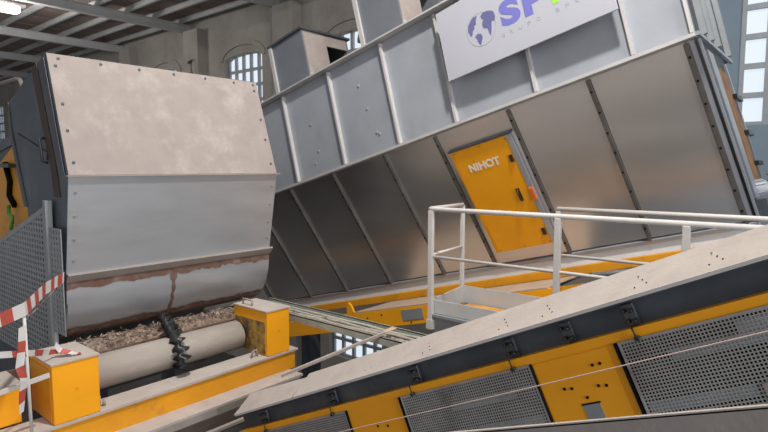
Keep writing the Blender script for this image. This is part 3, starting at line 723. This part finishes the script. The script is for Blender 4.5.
t5 = ribbon([(1.50, 4.42, 5.20, (.3, .1, .9)), (1.53, 4.42, 5.15, (.6, .3, .6)), (1.60, 4.38, 5.12, (.9, .3, .1)), (1.66, 4.38, 5.10, (.3, .9, .05))], .045, .06)
tag(t5.build('barrier_tape', [WHT, RED]), 'loose curled tape scrap on top of the left yellow box', 'tape', 'barrier tapes')

# ------------------------------------------------------------------ cable tray with cables, slanted bar
tr = thing('cable_tray', (3.95, 3.5, 0), 'dusty cable tray passing behind the right yellow box', 'cable tray')
ty0, ty1, tz = .9, 5.25, 4.88
for x in (3.79, 4.11):
    MB().box((x - .006, ty0, tz), (x + .006, ty1, tz + .07)).box((x - .006, ty0, tz + .062), (x + .02, ty1, tz + .07)).build('side_rail', TRAYM, tr)
for k in range(24):
    y = ty0 + .1 + k * .18; MB().box((3.796, y - .015, tz), (4.104, y + .015, tz + .012)).build('rung', TRAYM, tr)
for y in (1.2, 5.0): MB().box((3.92, y - .03, 0), (3.98, y + .03, tz)).build('leg', DARKST, tr)
for k in range(7):
    x = 3.838 + k * .038; r_ = .010 if k % 2 else .016
    pts = [V((x + .008 * math.sin(j * 1.3 + k), ty0 + .02 + (ty1 - ty0 + .12) * j / 24, tz + .012 + r_ + .012 * abs(math.sin(j * .8 + k * 2)))) for j in range(25)]
    tag(MB().tube(pts, r_, 6).build('cable', CABLE if k % 3 else TRAYM), 'dust-covered cable lying lengthwise in the cable tray', 'cable', 'cables in the cable tray')
wire = MB()
t = MB().bar((3.10, 3.80, 4.645), (3.83, 3.2, 4.985), .03, .025).build('slanted_bar', DUST)
tag(t, 'slanting dusty flat bar from the drum frame up to the cable tray', 'bar')
tg_ = MB().box((0, -.03, 0), (.16, .03, .006), 0, lambda x, y, z: V((3.82 + x * .9, 3.2 - y, 4.992 + z + x * .05))).build('flat_strip', mat('tan_strip', (.55, .38, .26), .8)); tag(tg_, 'small tan strip lying at the top of the slanting bar', 'strip')

# ------------------------------------------------------------------ inclined conveyor lower right
T = R(25.5); CA = V((0, -math.cos(T), math.sin(T))); CM = V((0, -math.sin(T), -math.cos(T))); CO = V((2.4, .212, 6.187))
def K(s, m_, x): return CO + CA * s + CM * m_ + X * x
cv = thing('inclined_conveyor', (2.9, 2.0, 0), 'long yellow inclined conveyor with dusty cover plate and perforated guards', 'conveyor')
S0, S1 = -3.66, .9
def plate(s0, s1, name):
    m = MB(); q = [(0, .0), (.20, -.105)]
    m.hexa([K(s0, 0, 0), K(s1, 0, 0), K(s1, -.09, .20), K(s0, -.11, .20), K(s0, .006, .0), K(s1, .006, .0), K(s1, -.084, .205), K(s0, -.104, .205)])
    return m.build(name, DUST, cv)
plate(-2.90, S1, 'cover_plate'); plate(S0, -2.925, 'cover_plate')
MB().box((-3.62, -.003, -.012), (S1, .012, .004), 0, K).build('plate_lip', RAIL, cv)
ch = MB(); ch.box((S0, .012, .075), (S1, .20, .09), 0, K); ch.box((S0, .012, 0.0), (S1, .018, .075), 0, K); ch.build('side_channel', BLUEST, cv)
MB().box((S0, .128, .008), (S1, .168, .03), 0, K).box((S0, .128, .03), (S1, .134, .0745), 0, K).build('yellow_edge', YEL, cv)
for s0, s1 in ((S0, -3.46), (-2.425, -1.965), (-1.08, -.665), (.86, S1)):
    MB().box((s0, .1685, .012), (s1, .70, .03), 0, K).build('side_panel', YEL, cv)
MB().box((S0, .665, .0305), (S1, .70, .05), 0, K).build('lower_edge', YELD, cv)
MB().box((S0, .2, .16), (S1, .66, .17), 0, K).build('inner_sheet', BLACK, cv)  # black backing standing in for the shaded inside behind the guards
for s0, s1, m_ in ((-.46, .12, .265), (-.62, -.22, .455), (-1.62, -1.22, .285), (-.2, .5, .22), (-1.5, -1.12, .43)):
    MB().box((s0, m_ - .022, .008), (s1, m_ + .022, .011), 0, K).build('inner_rail', STRIPM, cv)  # pale strips standing in for sky reflections behind the guards
MB().box((-.2, .43, .002), (.0, .60, .0055), 0, lambda s_, m_, x: K(s_, m_, x - .008)).build('patch_plate', DUSTG, cv)
MB().box((S0, .10, .25), (S1, .12, .85), 0, K).build('belt', DUST, cv)
MB().box((S0, .08, .9), (S1, .70, .93), 0, K).build('far_side', DUST, cv)
MB().box((S0, .66, .05), (S1, .70, .9), 0, K).build('bottom_pan', DARKST, cv)
def guard(s0, s1, name='guard'):
    fr = lambda u, v, w: K(u, v, .004 - w)
    return lattice(lambda u, v, w: K(u, v, .004 - w), s0 + .02, s1 - .01, .178, .64, .0142, .0142, .0054, .0054, .003, .010).build(name, PERF, cv)
for s0, s1 in ((-3.45, -2.43), (-1.955, -1.085), (-.655, .85)):
    guard(s0, s1)
    MB().box((s1 + .001, .169, -.003), (s1 + .008, .66, .0118), 0, K).build('guard_edge', BLACK, cv) if s1 < 0 else None
    MB().box((s0 - .009, .169, -.002), (s0 + .001, .66, .0118), 0, K).build('guard_edge', BLACK, cv)
# access panel between guards
MB().box((-1.07, .175, .008), (-.70, .655, .0115), 0, K).build('access_panel', YEL, cv)
MB().box((-.905, .395, .005), (-.825, .47, .0078), 0, K).build('inspection_window', GREYP, cv)
MB().box((-.91, .389, .0045), (-.82, .396, .0078), 0, K).build('window_shade', BLACK, cv)
for s, m_ in ((-.96, .31), (-.925, .315), (-.80, .325), (-.765, .33), (-.79, .235), (-.755, .235), (-.87, .365), (-2.2, .30), (-2.12, .31), (-2.3, .34), (-2.2, .40)):
    bolt(cv, K(s, m_, .008 if s > -1.05 else .012), -X, BLACK, .55)
for s in (-3.35, -2.56, -1.83, -1.18, -.87, -.57, .1):
    br = MB(); br.box((s - .025, .03, .055), (s + .03, .125, .0745), 0, K)
    o = br.build('bracket', DARKST, cv, .004)
    for ds_, dm_ in ((-.012, .055), (.02, .06), (-.008, .10), (.022, .105)):
        MB().tube([K(s + ds_, dm_, .055), K(s + ds_, dm_, .02)], .009, 8).build('bracket_bolt', BLKPL, o)
for s in (-3.3, -2.55, -1.845, -1.175, -.56):
    kn = MB().tube([K(s, .12, -.006), K(s + .004, .165, -.010)], .004, 6); kn.tube([K(s + .005, .168, .002), K(s + .005, .168, -.018)], .011, 10); kn.build('knob', BLKPL, cv)
# little holes on the cover plate
for s in (-2.9, -2.2, -1.72, -1.2, -.95, -.5, -.2):
    for ds_, f in ((0, .25), (.03, .45), (.05, .3), (.01, .6)):
        bolt(cv, K(s + ds_, -.1 * f - .001, .2 * f), (CA.cross(K(0, -.1, .2) - K(0, 0, 0))) * -1, RUST, .28)
for s in (-3.5, -.9):
    for x in (.2, .8):
        p = K(s, .70, x); MB().box((p.x - .05, p.y - .05, 0), (p.x + .05, p.y + .05, p.z)).build('leg', DARKST, cv)
cd = MB().tube([K(-3.64, .30, -.05), K(-2.474, .275, -.05), K(-1.2, .262, -.05), K(-.098, .247, -.05), K(.85, .24, -.05)], .0028, 6); cd.tube([K(-3.64, .30, -.05), K(-3.64, .30, .03)], .006, 6); cd.tube([K(.85, .24, -.05), K(.85, .24, .03)], .006, 6)
tag(cd.build('pull_cord', CORD), 'thin pinkish pull cord strung along the yellow conveyor side', 'cord')

# near beam at the bottom edge
f0, f1 = V((1.5, 1.6, 5.37)), V((1.5, -.1, 6.04)); FD = (f1 - f0).normalized(); FM = V((0, FD.z, -FD.y)) * -1
if FM.z > 0: FM = -FM
def F(s, m_, x): return f0 + FD * s + FM * m_ + X * x
nb = thing('side_board', (1.5, .8, 0), 'pale dusty side board crossing the bottom right foreground', 'board')
MB().box((-.6, 0, 0), (1.9, .26, .012), 0, F).build('face', DUSTG, nb)
MB().box((-.6, -.004, -.0), (1.9, .004, .012), 0, F).build('top_edge', DUST, nb)
for s in (.1, 1.5):
    p = F(s, .26, .03); MB().box((p.x - .015, p.y - .03, 0), (p.x + .03, p.y + .03, p.z + .15)).build('leg', DARKST, nb)

# ------------------------------------------------------------------ light, world, camera
w = bpy.data.worlds.new('hall_light'); SC.world = w; w.use_nodes = True
bg = w.node_tree.nodes['Background']; bg.inputs['Color'].default_value = (.92, .95, 1.0, 1); bg.inputs['Strength'].default_value = .40
def area(name, loc, aim, size, power, col=(1, 1, 1), sy=None):
    l = bpy.data.lights.new(name, 'AREA'); l.energy = power; l.size = size; l.color = col
    if sy: l.shape = 'RECTANGLE'; l.size_y = sy
    o = bpy.data.objects.new(name, l); COL.objects.link(o); o.location = loc
    o.rotation_euler = (V(aim) - V(loc)).to_track_quat('-Z', 'Y').to_euler(); return o
area('skylight', (2.5, 1.2, 12.4), (4.4, 3.4, 6),   .40, 570, (1, .97, .93))
area('window_daylight', (.5, -8, 8.5), (3, 3.5, 6), 4.0, 600, (.97, .98, 1))  # added soft fill from behind the camera, no window stands there
area('roof_light_far', (3, 15, 11.0), (8, 16, 9), 3, 60, (1, .97, .93))  # added fill towards the far wall, no roof lamp hangs here
pl_ = bpy.data.lights.new('lamp_glow', 'POINT'); pl_.energy = 240; pl_.shadow_soft_size = .3; pl_.color = (1, .97, .93)
po_ = bpy.data.objects.new('lamp_glow', pl_); COL.objects.link(po_); po_.location = (5.5, 19.0, 10.7)
cam = bpy.data.cameras.new('camera'); co = bpy.data.objects.new('camera', cam); COL.objects.link(co)
cam.sensor_width = 36; cam.lens = 555 / 768 * 36; cam.clip_end = 200
th, pi_ = R(40), R(5)
co.location = (0, 0, 6.5)
co.rotation_euler = V((math.cos(th) * math.cos(pi_), math.sin(th) * math.cos(pi_), -math.sin(pi_))).to_track_quat('-Z', 'Y').to_euler()
SC.camera = co
vs_ = SC.view_settings; vs_.view_transform = 'Standard'; vs_.look = 'None'; vs_.gamma = 1; vs_.exposure = 0.0; vs_.use_curve_mapping = False
